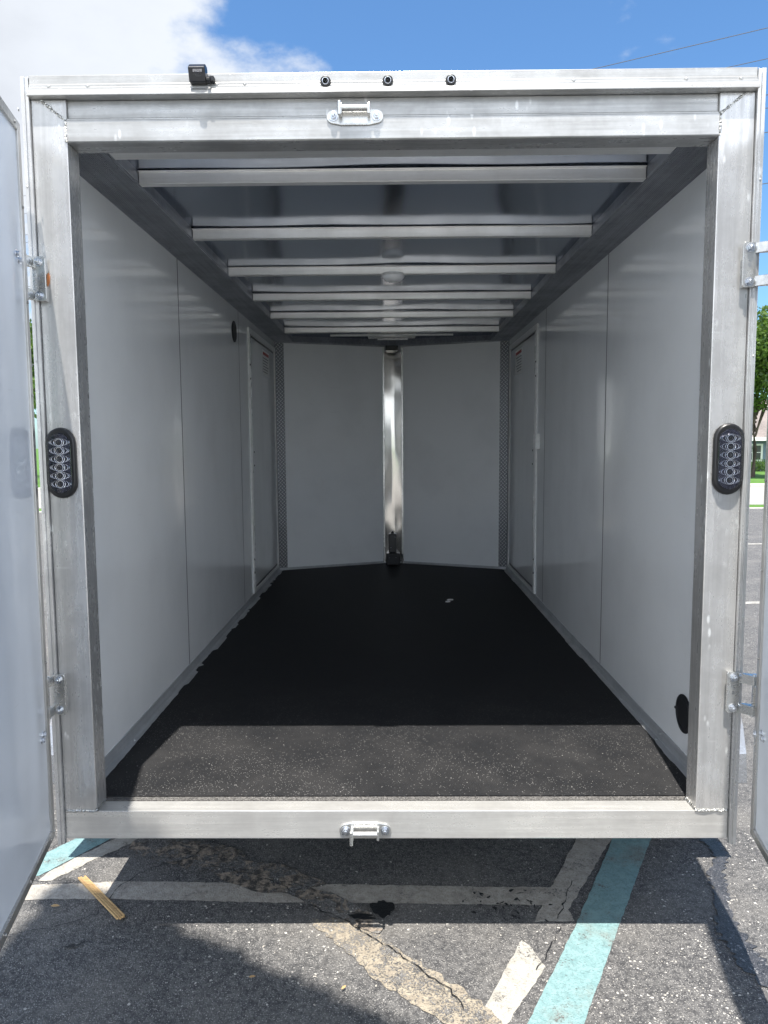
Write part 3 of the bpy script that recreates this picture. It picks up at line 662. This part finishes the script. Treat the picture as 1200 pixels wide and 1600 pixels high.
# tail lights
for s in (-1, 1):
    cx_, cz_ = s*1.001, 1.098
    o = MB()
    o.prism(stadium(.094, .216), lambda p: (cx_+p[0], -.0002, cz_+p[1]), lambda p: (cx_+p[0]*.93, -.014, cz_+p[1]*.965))
    o = o.build('tail_light', 'rubber', T, bevel=.004, smooth=True)
    MB().prism(stadium(.068, .178), lambda p: (cx_+p[0], -.0142, cz_+p[1]), lambda p: (cx_+p[0]*.97, -.0160, cz_+p[1]*.99)).build('reflector_bowl', 'lensback', o)
    b = MB()
    for k in range(6):
        zk = cz_+.0625-.025*k
        b.torus((cx_, -.0175, zk), (0, -1, 0), .0098, .0011, 24, 6); b.torus((cx_, -.0170, zk), (0, -1, 0), .0150, .0007, 24, 5, 1.0, .85); b.torus((cx_, -.0165, zk), (0, -1, 0), .0205, .0006, 24, 5, 1.2, .55); b.torus((cx_, -.0165, zk), (0, -1, 0), .0245, .0005, 24, 5, 1.2, .42)
    b.build('reflector_rings', 'chrome', o, smooth=True)
    for k in range(6): MB().dome((cx_, -.016, cz_+.0625-.025*k), (0, -1, 0), .0055, .005, 10, 3).build('led', 'black', o, smooth=True)
    b = MB()
    b.prism(stadium(.072, .182), lambda p: (cx_+p[0], -.0205, cz_+p[1]), lambda p: (cx_+p[0]*.96, -.0225, cz_+p[1]*.98)); b.build('lens', 'glass', o, bevel=.0008)
    MB().torus((0, 0, 0), (0, -1, 0), .045, .002).bm.free()
# fittings
def hexbolt(parent, c, r_=.011):
    b = MB(); b.cyl(c, (0, -1, 0), r_*1.25, .0025, 20); b.cyl((c[0], c[1]-.0025, c[2]), (0, -1, 0), r_*.85, .008, 6, phase=random.random()); b.dome((c[0], c[1]-.0105, c[2]), (0, -1, 0), r_*.55, .003, 10, 3)
    return b.build('bolt', 'steel', parent, bevel=.0006)
def keeper(cx_, cz_, up, tilt=0):
    o = MB(); w, h_ = .160, .038
    pts = []
    for i in range(13):
        a = math.pi/2+math.pi*i/12; pts.append((-.062+.0195*math.cos(a), .0195*math.sin(a)))
    for i in range(13):
        a = -math.pi/2+math.pi*i/12; pts.append((.062+.0195*math.cos(a), .0195*math.sin(a)))
    if up: pts = pts[:13]+[(-.04, -.024), (.04, -.024)]+pts[13:]
    else: pts = pts+[(.04, .024), (-.04, .024)]
    y0_ = -.0037 if up else -.0002
    o.prism(pts, lambda p: (cx_+p[0], y0_, cz_+p[1]), lambda p: (cx_+p[0], y0_-.006, cz_+p[1]))
    o = o.build('latch_keeper', 'alu_cast', T, bevel=.0015)
    k = .014*up if up else 0
    zz_ = cz_+(.012 if up else -.004)
    b = MB(); b.box(cx_-.046, cx_-.036, y0_-.034, y0_-.006, zz_-.016, zz_+.014); b.build('ear', 'alu_cast', o, bevel=.002)
    b = MB(); b.box(cx_+.036, cx_+.044, y0_-.034, y0_-.006, zz_-.016, zz_+.014); b.build('ear', 'alu_cast', o, bevel=.002)
    b = MB(); b.cyl((cx_-.044, y0_-.026, zz_+.002), (1, 0, 0), .0085, .086, 14); b.build('bar', 'alu_cast', o, smooth=True)
    b = MB(); b.cyl((cx_-.043, y0_-.030, zz_+(-.018 if up else .012)), (0, 0, 1 if up else -1), .0058, .038 if up else .044, 12); b.build('pin', 'alu_cast', o, bevel=.001, smooth=True)
    for sx in (-.062, .062): hexbolt(o, (cx_+sx, y0_-.006, cz_))
keeper(-.105, 2.088, 1); keeper(-.094, -.062, 0)
def hinge(s, zc, px):
    """bracket on the post: plate, two ears, pin"""
    xa, xb = (s*1.016, s*1.055)
    b = MB(); poly = [(min(xa, xb)+p[0], p[1]) for p in ((.004, -.064), (.034, -.064), (.039, -.058), (.039, .058), (.034, .064), (.004, .064), (.0, .058), (.0, -.058))]
    b.yprism([(p[0], zc+p[1]) for p in poly], -.020, -.0145); o = b.build('hinge', 'alu_cast', T, bevel=.001)
    b = MB(); 
    b.box(*sorted((s*1.021, s*1.043)), -.0145, -.0003, zc-.062, zc+.062)
    b.build('spacer', 'alu_cast', o)
    for z0_, z1_ in ((zc+.032, zc+.062), (zc-.062, zc-.032)):
        b = MB(); b.zprism([(s*1.052, -.016), (s*px, -.030), (s*(px+.006), -.045), (s*(px+.002), -.058), (s*(px-.010), -.056), (s*1.050, -.0205)], z0_, z1_)
        b.build('ear', 'alu_cast', o, bevel=.0015)
    b = MB(); b.cyl((s*(px-.002), -.046, zc-.066), (0, 0, 1), .006, .132, 12); b.build('pin', 'steel', o, smooth=True)
    b = MB(); b.zprism([(s*(px-.006), -.040), (s*(px+.006), -.044), (s*(px+.022), -.085), (s*(px+.012), -.089), (s*(px-.008), -.052)], zc-.030, zc+.030); b.build('knuckle', 'alu_cast', o, bevel=.002)
    MB().box(*sorted((s*1.032, s*1.040)), -.0205, -.0202, zc-.005, zc+.005).build('stamp', 'galv', o)
    for dz in (-.048, .048): hexbolt(o, (s*1.036, -.020, zc+dz), .0105)
hinge(-1, 1.638, 1.064); hinge(-1, .384, 1.060); hinge(1, 1.660, 1.098); hinge(1, .386, 1.088)
b = MB(); b.prism([(.0, 0), (.006, .012), (.008, .03), (.004, .042), (-.001, .036), (-.002, .01)], lambda p: (-1.0185+p[0], -.0002, 1.618+p[1]), lambda p: (-1.0185+p[0], -.004, 1.618+p[1])); b.build('sealant_smear', 'orange', T, bevel=.001)
# backup camera
o = MB(); o.xprism([(-.008, 2.178), (-.008, 2.217), (-.015, 2.225), (-.032, 2.225), (-.046, 2.211), (-.032, 2.176)], -.574, -.526); o = o.build('backup_camera', 'black', T, bevel=.003)
MB().cyl((-.547, -.041, 2.196), (0, -.82, -.57), .010, .006, 18).build('lens', 'glass', o)
MB().box(-.560, -.534, -.0440, -.0405, 2.198, 2.206, None).build('sensor_window', 'labelgrey', o)
b = MB(); b.box(-.572, -.505, -.0165, -.007, 2.180, 2.198); b.build('bracket', 'blackmatt', o, bevel=.003)
for x in (-.568, -.511): MB().cyl((x, -.0165, 2.190), (0, -1, 0), .0085, .008, 6).build('bolt', 'black', o, bevel=.001)
MB().cyl((-.524, -.03, 2.183), (1, 0, 0), .009, .010, 12).build('tilt_knob', 'black', o, bevel=.001)

# ---- rear doors (hinged, local frame: origin at hinge edge, +x along the door, +y = inner face side)
def rear_door(s, hx, hy, k, z0_, z1_, Wd=1.02):
    dirv = Vector((-s*k, -1, 0)).normalized()
    nin = Vector((-s, 0, 0)); nin = (nin-dirv*nin.dot(dirv)).normalized()
    mx = Matrix(((dirv.x, nin.x, 0, hx), (dirv.y, nin.y, 0, hy), (0, 0, 1, 0), (0, 0, 0, 1)))
    e = empty('rear_door', (0, 0, 0), T); th = .038; fw = .052
    def pb(name, boxes, m, par, bevel=.001, extra=None):
        b = MB()
        for q in boxes: b.box(*q, mx)
        if extra: extra(b)
        return b.build(name, m, par, bevel=bevel)
    pb('outer_skin', [(.004, Wd-.004, -th, -.020, z0_+.004, z1_-.004)], 'skin', e)
    def rivets(b):
        for z in [z0_+.02+.262*i for i in range(9)]: b.dome(mx @ Vector((.012, .0012, z)), nin, .0055, .0035, 8, 3)
        for x in [.05+.22*i for i in range(5)]:
            b.dome(mx @ Vector((x, .0012, z0_+.014)), nin, .0055, .0035, 8, 3); b.dome(mx @ Vector((x, .0012, z1_-.014)), nin, .0055, .0035, 8, 3)
    pb('edge_trim', [(0, fw*.5, -th-.001, .001, z0_, z1_), (Wd-fw*.5, Wd, -th-.001, .001, z0_, z1_), (fw*.5, Wd-fw*.5, -th-.001, .0008, z0_, z0_+fw*.5), (fw*.5, Wd-fw*.5, -th-.001, .0008, z1_-fw*.5, z1_)], 'alu_trim', e, .0015, rivets)
    # inner sheet, oil-canned
    b = MB(); nx_, nz_ = 40, 80
    for j in range(nz_):
        for i in range(nx_):
            P = []
            for (a, c_) in ((0, 0), (1, 0), (1, 1), (0, 1)):
                x = fw*.48+(Wd-fw*.96)*(i+a)/nx_; z = z0_+fw*.48+(z1_-z0_-fw*.96)*(j+c_)/nz_
                ed = min(1, (x-fw*.48)/.12, (Wd-fw*.48-x)/.12)
                yv = -.0055+ed*(.0020*math.sin(x*7+z*1.3)+.0012*math.sin(z*5.3-x*3))+.003*math.exp(-((x-.13)/.05)**2-((z-.36)/.16)**2)+.003*math.exp(-((x-.13)/.05)**2-((z-1.62)/.16)**2)
                if z < .12: yv -= .0015*min(1, (.12-z)/.03)
                P.append(mx @ Vector((x, yv, z)))
            b.quad(P)
    bmesh.ops.remove_doubles(b.bm, verts=b.bm.verts[:], dist=1e-5)
    b.build('inner_panel', 'doorwhite', e, smooth=True)
    for (x, z) in ((.062, 1.662), (.085, 1.674), (.056, .305), (.078, .296)):
        b = MB(); b.cyl(mx @ Vector((x, -.006, z)), nin, .0105, .004, 16); b.cyl(mx @ Vector((x, -.002, z)), nin, .007, .007, 6); b.build('bolt', 'steel', e, bevel=.0006)
    # outside cam bar and keepers
    pb('lock_bar', [(Wd-.10, Wd-.075, -th-.045, -th-.020, z0_-.03, z1_+.03)], 'galv', e, .006)
    return e, mx, nin
rear_door(-1, -1.040, -.082, .205, -.036, 2.047)
e, mx, nin = rear_door(1, 1.074, -.082, .19, -.030, 2.050)
b = MB(); b.cyl(mx @ Vector((.014, .001, .285)), nin, .012, .004, 18); b.dome(mx @ Vector((.014, .005, .285)), nin, .005, .003, 10, 3); b.build('door_stud', 'steel', e, bevel=.001)

# ---- outer body, running gear (mostly hidden from the rear)
for s in (-1, 1):
    b = MB(); b.box(*sorted((s*1.0465, s*1.0590)), .105, YN+.02, -.10, 2.205); b.build('side_skin', 'skin', T)
    a = Vector((s*1.06, YN+.022, 0)); e_ = Vector((s*.02, YT+.03, 0))
    b = MB(); b.prism([(0, -.10), (1, -.10), (1, 2.20), (0, 2.20)], lambda p: a.lerp(e_, p[0])+Vector((0, 0, p[1])), lambda p: a.lerp(e_, p[0])+Vector((0, .02, p[1]))); b.build('nose_skin', 'skin', T)
b = MB(); b.box(-1.058, 1.058, .105, YN+.02, 2.110, 2.2); b.zprism([(-1.058, YN+.021), (1.058, YN+.021), (0, YT+.05)], 2.112, 2.2); b.build('roof', 'skin', T)
b = MB()
for s in (-1, 1): b.box(*sorted((s*.92, s*.98)), .24, YN, -.145, -.058)
for k in range(10): b.box(-.915, .915, .5+.41*k, .55+.41*k, -.125, -.058)
b.build('chassis', 'galv', T)
b = MB()
for s in (-1, 1): b.prism([(-.03, -.145), (.03, -.145), (.03, -.062), (-.03, -.062)], lambda p: (s*.85+p[0], 4.0, p[1]), lambda p: (s*.03+p[0]*.9, 5.9, p[1]))
b.build('tongue', 'galv', T)
b = MB(); b.box(-.03, .03, 5.85, 6.1, -.10, -.03); b.build('coupler', 'galv', T, bevel=.01)
for yy in (.95, 1.78):
    b = MB(); b.cyl((-1.08, yy, -.15), (1, 0, 0), .028, 2.16, 14); b.build('axle', 'blackmatt', T)
    for s in (-1, 1):
        o = empty('wheel', (0, 0, 0), T)
        b = MB(); prof = [(.10, .19), (.10, .29), (.085, .315), (-.085, .315), (-.10, .29), (-.10, .19)]; n = 40; cx_ = s*1.20; rings = []
        for i in range(n):
            a = 2*math.pi*i/n; rings.append([b.bm.verts.new((cx_+p[0]*s, yy+p[1]*math.cos(a), -.15+p[1]*math.sin(a))) for p in prof])
        for i in range(n):
            for j in range(6): b.bm.faces.new((rings[i][j], rings[(i+1) % n][j], rings[(i+1) % n][(j+1) % 6], rings[i][(j+1) % 6]))
        b.build('tyre', 'tyre', o, smooth=True)
        b = MB(); b.cyl((cx_+s*.05, yy, -.15), (s, 0, 0), .19, .012, 32); b.cyl((cx_+s*.06, yy, -.15), (s, 0, 0), .06, .05, 20)
        for k in range(5): b.cyl((cx_+s*.062, yy+.09*math.cos(k*1.2566), -.15+.09*math.sin(k*1.2566)), (s, 0, 0), .010, .015, 6)
        b.cyl((cx_-s*.09, yy, -.15), (s, 0, 0), .188, .14, 32); b.build('rim', 'skin', o, bevel=.003)
for s in (-1, 1):
    path = [(.405, -.105), (.42, .0), (.455, .10), (.52, .18), (.62, .215), (2.12, .215), (2.25, .17), (2.34, .0), (2.36, -.10)]
    b = MB(); inner = [(y+(.003 if y < 1.3 else -.003), z-.003) for y, z in path]
    b.xprism(path+inner[::-1], s*1.06, s*1.300)
    b.xprism([(p[0], p[1]) for p in path[1:-1]]+[(2.3, .12), (1.35, .16), (.5, .08)], s*1.0595, s*1.0615)
    b.build('fender', 'fender', T, bevel=.001)
# ---- loose things
b = MB()
a0, a1 = Vector((-1.168, .378)), Vector((-.936, .142)); dr = (a1-a0).normalized(); nn = Vector((-dr.y, dr.x))
L = (a1-a0).length; W4 = .0031
for k in range(4):
    o_ = (k-1.5)*.0066; st_ = random.uniform(-.01, .008)
    pts2 = [a0+nn*(o_-W4)+dr*st_, a0+nn*(o_+W4)+dr*st_, a1+nn*(o_+W4*.9+.001*k)+dr*random.uniform(-.008, .004), a1+nn*(o_-W4*.9+.001*k)+dr*random.uniform(-.008, .004)]
    b.prism([(p.x, p.y) for p in pts2], lambda p: (p[0], p[1], G+.006), lambda p: (p[0], p[1], G+.013+.001*(k % 2)))
tag(b.build('wood_strip', 'wood', bevel=.001), 'pale grooved strip of raw wood lying across the white line left of the trailer', 'wood strip')
b = MB(); rnd = random.Random(2)
pp = [(0, 0, 0), (.02, -.008, .006), (.045, .004, .003), (.03, .014, .012), (.012, .012, .004)]
for i in range(3):
    o_ = Vector((.385+rnd.uniform(-.01, .01), 3.05+rnd.uniform(-.04, .04), .006)); b.prism([(p[0]*(1-.2*i), p[1]) for p in pp], lambda p: o_+Vector((p[0], p[1], .001*i)), lambda p: o_+Vector((p[0], p[1]+.01, .006)))
tag(b.build('paper_scrap', 'whiteplastic'), 'tiny pale scrap lying on the black floor inside the trailer', 'scrap')
def dryleaf(x, y, sc, rot, label):
    b = MB(); pts = [(-1, 0, 0), (-.4, .4, .12), (.4, .35, .1), (1, 0, .02), (.4, -.38, .12), (-.4, -.36, .08)]
    vv = []
    for p in pts: vv.append((x+sc*(p[0]*math.cos(rot)-p[1]*math.sin(rot)), y+sc*(p[0]*math.sin(rot)+p[1]*math.cos(rot)), G+.012+p[2]*sc))
    b.prism([(i, 0) for i in range(6)], lambda p: vv[p[0]], lambda p: (vv[p[0]][0], vv[p[0]][1], vv[p[0]][2]+.001))
    tag(b.build('dry_leaf', 'wood'), label, 'leaf')
dryleaf(-.435, -.138, .010, .2, 'small tan dry leaf on the shaded asphalt, larger and nearer the left door')
dryleaf(-.155, -.182, .010, .9, 'small tan dry leaf on asphalt at the edge of the slanting shade')
dryleaf(-1.19, .205, .016, 0, 'thin orange-brown dry leaf just below the end of the white line at left')

# ------------------------------------------------------------------ beyond the lot
def leaves(name, m, blobs, n, size, parent=None, seed=0, clip=None, flat=.5, shell=.35):
    rnd = random.Random(seed); vs_, fs = [], []
    wts = [bl[3]*bl[4]*bl[5] for bl in blobs]; c = 0
    while c < n:
        bl = rnd.choices(blobs, wts)[0]
        v = Vector((rnd.gauss(0, 1), rnd.gauss(0, 1), rnd.gauss(0, 1))).normalized()*(rnd.random()**shell)
        p = Vector((bl[0]+v.x*bl[3], bl[1]+v.y*bl[4], bl[2]+v.z*bl[5]))
        if clip and not clip(p): continue
        c += 1
        nrm = Vector((rnd.gauss(0, 1), rnd.gauss(0, 1), rnd.gauss(0, 1)+flat)).normalized(); q = nrm.to_track_quat('Z', 'Y'); a = rnd.uniform(0, 6.28); s_ = size*rnd.uniform(.6, 1.3)
        i0 = len(vs_)
        for (x, y) in ((-1, 0), (0, -.45), (1, 0), (0, .45)):
            w = q @ Vector((s_*(x*math.cos(a)-y*math.sin(a)), s_*(x*math.sin(a)+y*math.cos(a)), 0)); vs_.append(p+w)
        fs.append((i0, i0+1, i0+2, i0+3))
    me = bpy.data.meshes.new(name); me.from_pydata(vs_, [], fs); me.materials.append(MT[m])
    o = bpy.data.objects.new(name, me); COL.objects.link(o)
    if parent is not None: o.parent = parent
    return o
def tree(x, y, z, h, r_, label, m='leaf', n=9000, size=.13, seed=0, group=None, nb=14, low=.35, tk=.026):
    t_ = empty('oak_tree', (0, 0, 0)); tag(t_, label, 'tree', group)
    rnd = random.Random(seed); b = MB()
    trunk = [Vector((x, y, z-.1)), Vector((x+.05, y, z+h*.18)), Vector((x-.05, y+.05, z+h*.34)), Vector((x+.08, y, z+h*.55)), Vector((x, y, z+h*.85))]
    b.tube(trunk, [h*tk*1.3, h*tk, h*tk*.9, h*tk*.7, h*tk*.3], 10)
    blobs = []
    for k in range(nb):
        a = 2*math.pi*k/nb+rnd.uniform(-.3, .3); rr_ = r_*rnd.uniform(.35, .75); zz_ = z+h*rnd.uniform(low+.1, .86); br = r_*rnd.uniform(.26, .42)
        c_ = Vector((x+rr_*math.cos(a), y+rr_*math.sin(a), zz_)); blobs.append((c_.x, c_.y, c_.z, br, br, br*.75))
        s0 = trunk[1].lerp(trunk[3], rnd.random()); b.tube([s0, s0.lerp(c_, .5)+Vector((0, 0, .1)), c_], [h*tk*.5, h*tk*.3, h*.003], 6)
    for k in range(4): blobs.append((x+rnd.uniform(-.3, .3)*r_, y+rnd.uniform(-.3, .3)*r_, z+h*(.55+.12*k), r_*.45, r_*.45, r_*.33))
    b.build('trunk', 'bark', t_, smooth=True)
    leaves('crown', m, blobs, n, size, t_, seed)
    return t_
tree(15.62, 30.0, G, 6.9, 3.0, 'leafy green oak tree on the lawn in front of the blue house', n=16000, size=.11, seed=3, low=.28, tk=.013)
tree(24, 33, G, 7.5, 3.2, 'leafy tree on the lawn far to the right of the blue house', n=6000, size=.16, seed=4)
tree(-16, 34, G, 8, 3.4, 'leafy tree on the far lawn to the left of the trailer', n=6000, size=.17, seed=5)
tree(-27, 38, G, 9, 4, 'tallest leafy tree on the far lawn, farthest left', n=6000, size=.2, seed=6)
tree(5, 40, G-.3, 7, 3, 'leafy tree on the far lawn hidden behind the trailer nose', n=5000, size=.18, seed=8)
def hedge(x0_, x1_, y, z, h, m, label, seed):
    bl = []; x = x0_
    rnd = random.Random(seed)
    while x < x1_: bl.append((x, y+rnd.uniform(-.1, .1), z+h*.5, .55, .45, h*.55*rnd.uniform(.9, 1.1))); x += .45
    o = leaves('hedge', m, bl, int((x1_-x0_)*900), .05, seed=seed, shell=.45); tag(o, label, 'hedge')
hedge(15.5, 24, 36.5, G, .62, 'hedge', 'clipped bright green hedge at the back of the lawn', 11)
hedge(17, 26, 43.0, G-.6, .95, 'flower', 'low dark reddish shrubs under the window of the blue house', 12)
# blue house
Hs = empty('house', (0, 0, 0)); tag(Hs, 'single-storey blue-grey house with white window trim and brown shingle roof behind the hedge', 'house')
hz = G-1.05; HY = 48.0; hx0, hx1 = 17.0, 33.0
b = MB(); b.box(hx0, hx1, HY, HY+9, hz, 1.30); b.build('wall', 'bluewall', Hs)
b = MB(); a_ = .7
b.prism([(HY-a_, 1.18), (HY+4.5, 3.9), (HY+9+a_, 1.18), (HY+9+a_, 1.34), (HY+4.5, 4.08), (HY-a_, 1.34)], lambda p: (hx0-a_, p[0], p[1]), lambda p: (hx1+a_, p[0], p[1])); b.build('roof', 'roof', Hs)
b = MB(); b.box(hx0-a_, hx1+a_, HY-a_-.04, HY-a_-.003, 1.12, 1.36); b.build('fascia', 'trimw', Hs)
b = MB(); b.yprism([(hx0+.001, 1.30), (hx0+.2, 1.30), (hx0+.2, 1.5)], HY, HY+9); b.bm.free()
for wx in (23.72, 27.2, 30.4):
    w_, zb_, zt_ = 1.08, -.15, .80
    o = MB(); 
    for q in ((wx-.13, wx, zb_-.12, zt_+.12), (wx+w_, wx+w_+.13, zb_-.12, zt_+.12), (wx, wx+w_, zt_, zt_+.12), (wx, wx+w_, zb_-.12, zb_), (wx+w_/2-.03, wx+w_/2+.03, zb_, zt_), (wx, wx+w_/2-.03, .32, .36), (wx+w_/2+.03, wx+w_, .32, .36)): o.box(q[0], q[1], HY-.06, HY-.002, q[2], q[3])
    o = o.build('window', 'trimw', Hs)
    MB().box(wx, wx+w_, HY-.03, HY-.004, zb_, zt_).build('pane', 'window', o)
# utility poles and wires
sl = -.51
def wl_pt(x, x0_, y0_): return (x, y0_+sl*(x-x0_))
WIR = [(4.4, 14.55, 9.13, 'upper thin power line crossing the sky, highest of the wires'), (6.97, 14.36, 9.0, 'second power line from the top, entering the sky above the right corner of the trailer'),
       (7.7, 13.8, 8.22, 'third wire from the top at the right edge of the sky'), (7.7, 13.8, 7.96, 'fourth wire from the top at the right edge of the sky'), (7.7, 13.8, 7.48, 'fifth wire from the top at the right edge of the sky'), (7.7, 13.8, 6.46, 'lowest wire at the right edge of the sky')]
for x0_, y0_, z, lab in WIR:
    P = []
    for i in range(31):
        k = i/30; x = -16+42*k; X_, Y_ = wl_pt(x, x0_, y0_)
        k0 = (x0_+1.5+16)/42; sag = 1.3*(4*k0*(1-k0)-4*k*(1-k))*1.0
        P.append((X_, Y_, z+sag*.25))
    tag(MB().tube(P, .0075 if z > 8.9 else .009, 5).build('power_line', 'wire'), lab, 'wire', 'power lines behind the trailer')
for x, lab in ((-16, 'wooden utility pole left of and far behind the trailer'), (26, 'wooden utility pole far off to the right of the trailer')):
    X_, Y_ = wl_pt(x, 7.0, 14.2)
    o = empty('utility_pole', (0, 0, 0)); tag(o, lab, 'pole', 'utility poles')
    MB().cyl((X_, Y_, G), (0, 0, 1), .16, 10.6, 14, .11).build('pole', 'pole', o, smooth=True)
    b = MB(); b.box(-.9, .9, -.05, .05, 9.2, 9.32, Matrix.Translation((X_, Y_, 0)) @ Matrix.Rotation(math.atan(1/.51), 4, 'Z')); b.build('crossarm', 'pole', o)
# unseen tree added behind the camera: crown clipped so its edge throws the slanting shade
ea, eb = Vector((-.848, -.031)), Vector((-.124, -.442)); edr = (eb-ea).normalized(); enn = Vector((edr.y, -edr.x)); enn = enn if enn.y < 0 else -enn
def shade_clip(p):
    k = p.z/2.92; q = Vector((p.x+.105*k, p.y+k)); w = (q-ea).dot(enn)
    return 0 < w < .85 and -1.25 < q.x < .3
St = empty('added_shade_caster', (0, 0, 0)); tag(St, 'unseen tree-shaped blocker added behind the camera to shade the asphalt at lower left', 'tree')
b = MB(); b.tube([(-4.2, -6.2, G-.1), (-4.1, -6.1, 1.5), (-3.7, -5.6, 3.4), (-2.8, -4.5, 5.2), (-1.6, -3.4, 6.0)], [.24, .19, .16, .12, .05], 10)
b.tube([(-3.7, -5.6, 3.4), (-3.0, -6.2, 5.0), (-1.8, -5.2, 6.2)], [.12, .09, .04], 8); b.build('trunk', 'bark', St, smooth=True)
leaves('crown', 'leafd', [(-.75, -2.5, 5.6, 1.5, 1.6, .3)], 11000, .07, St, 5, clip=shade_clip, flat=3.0, shell=.33)
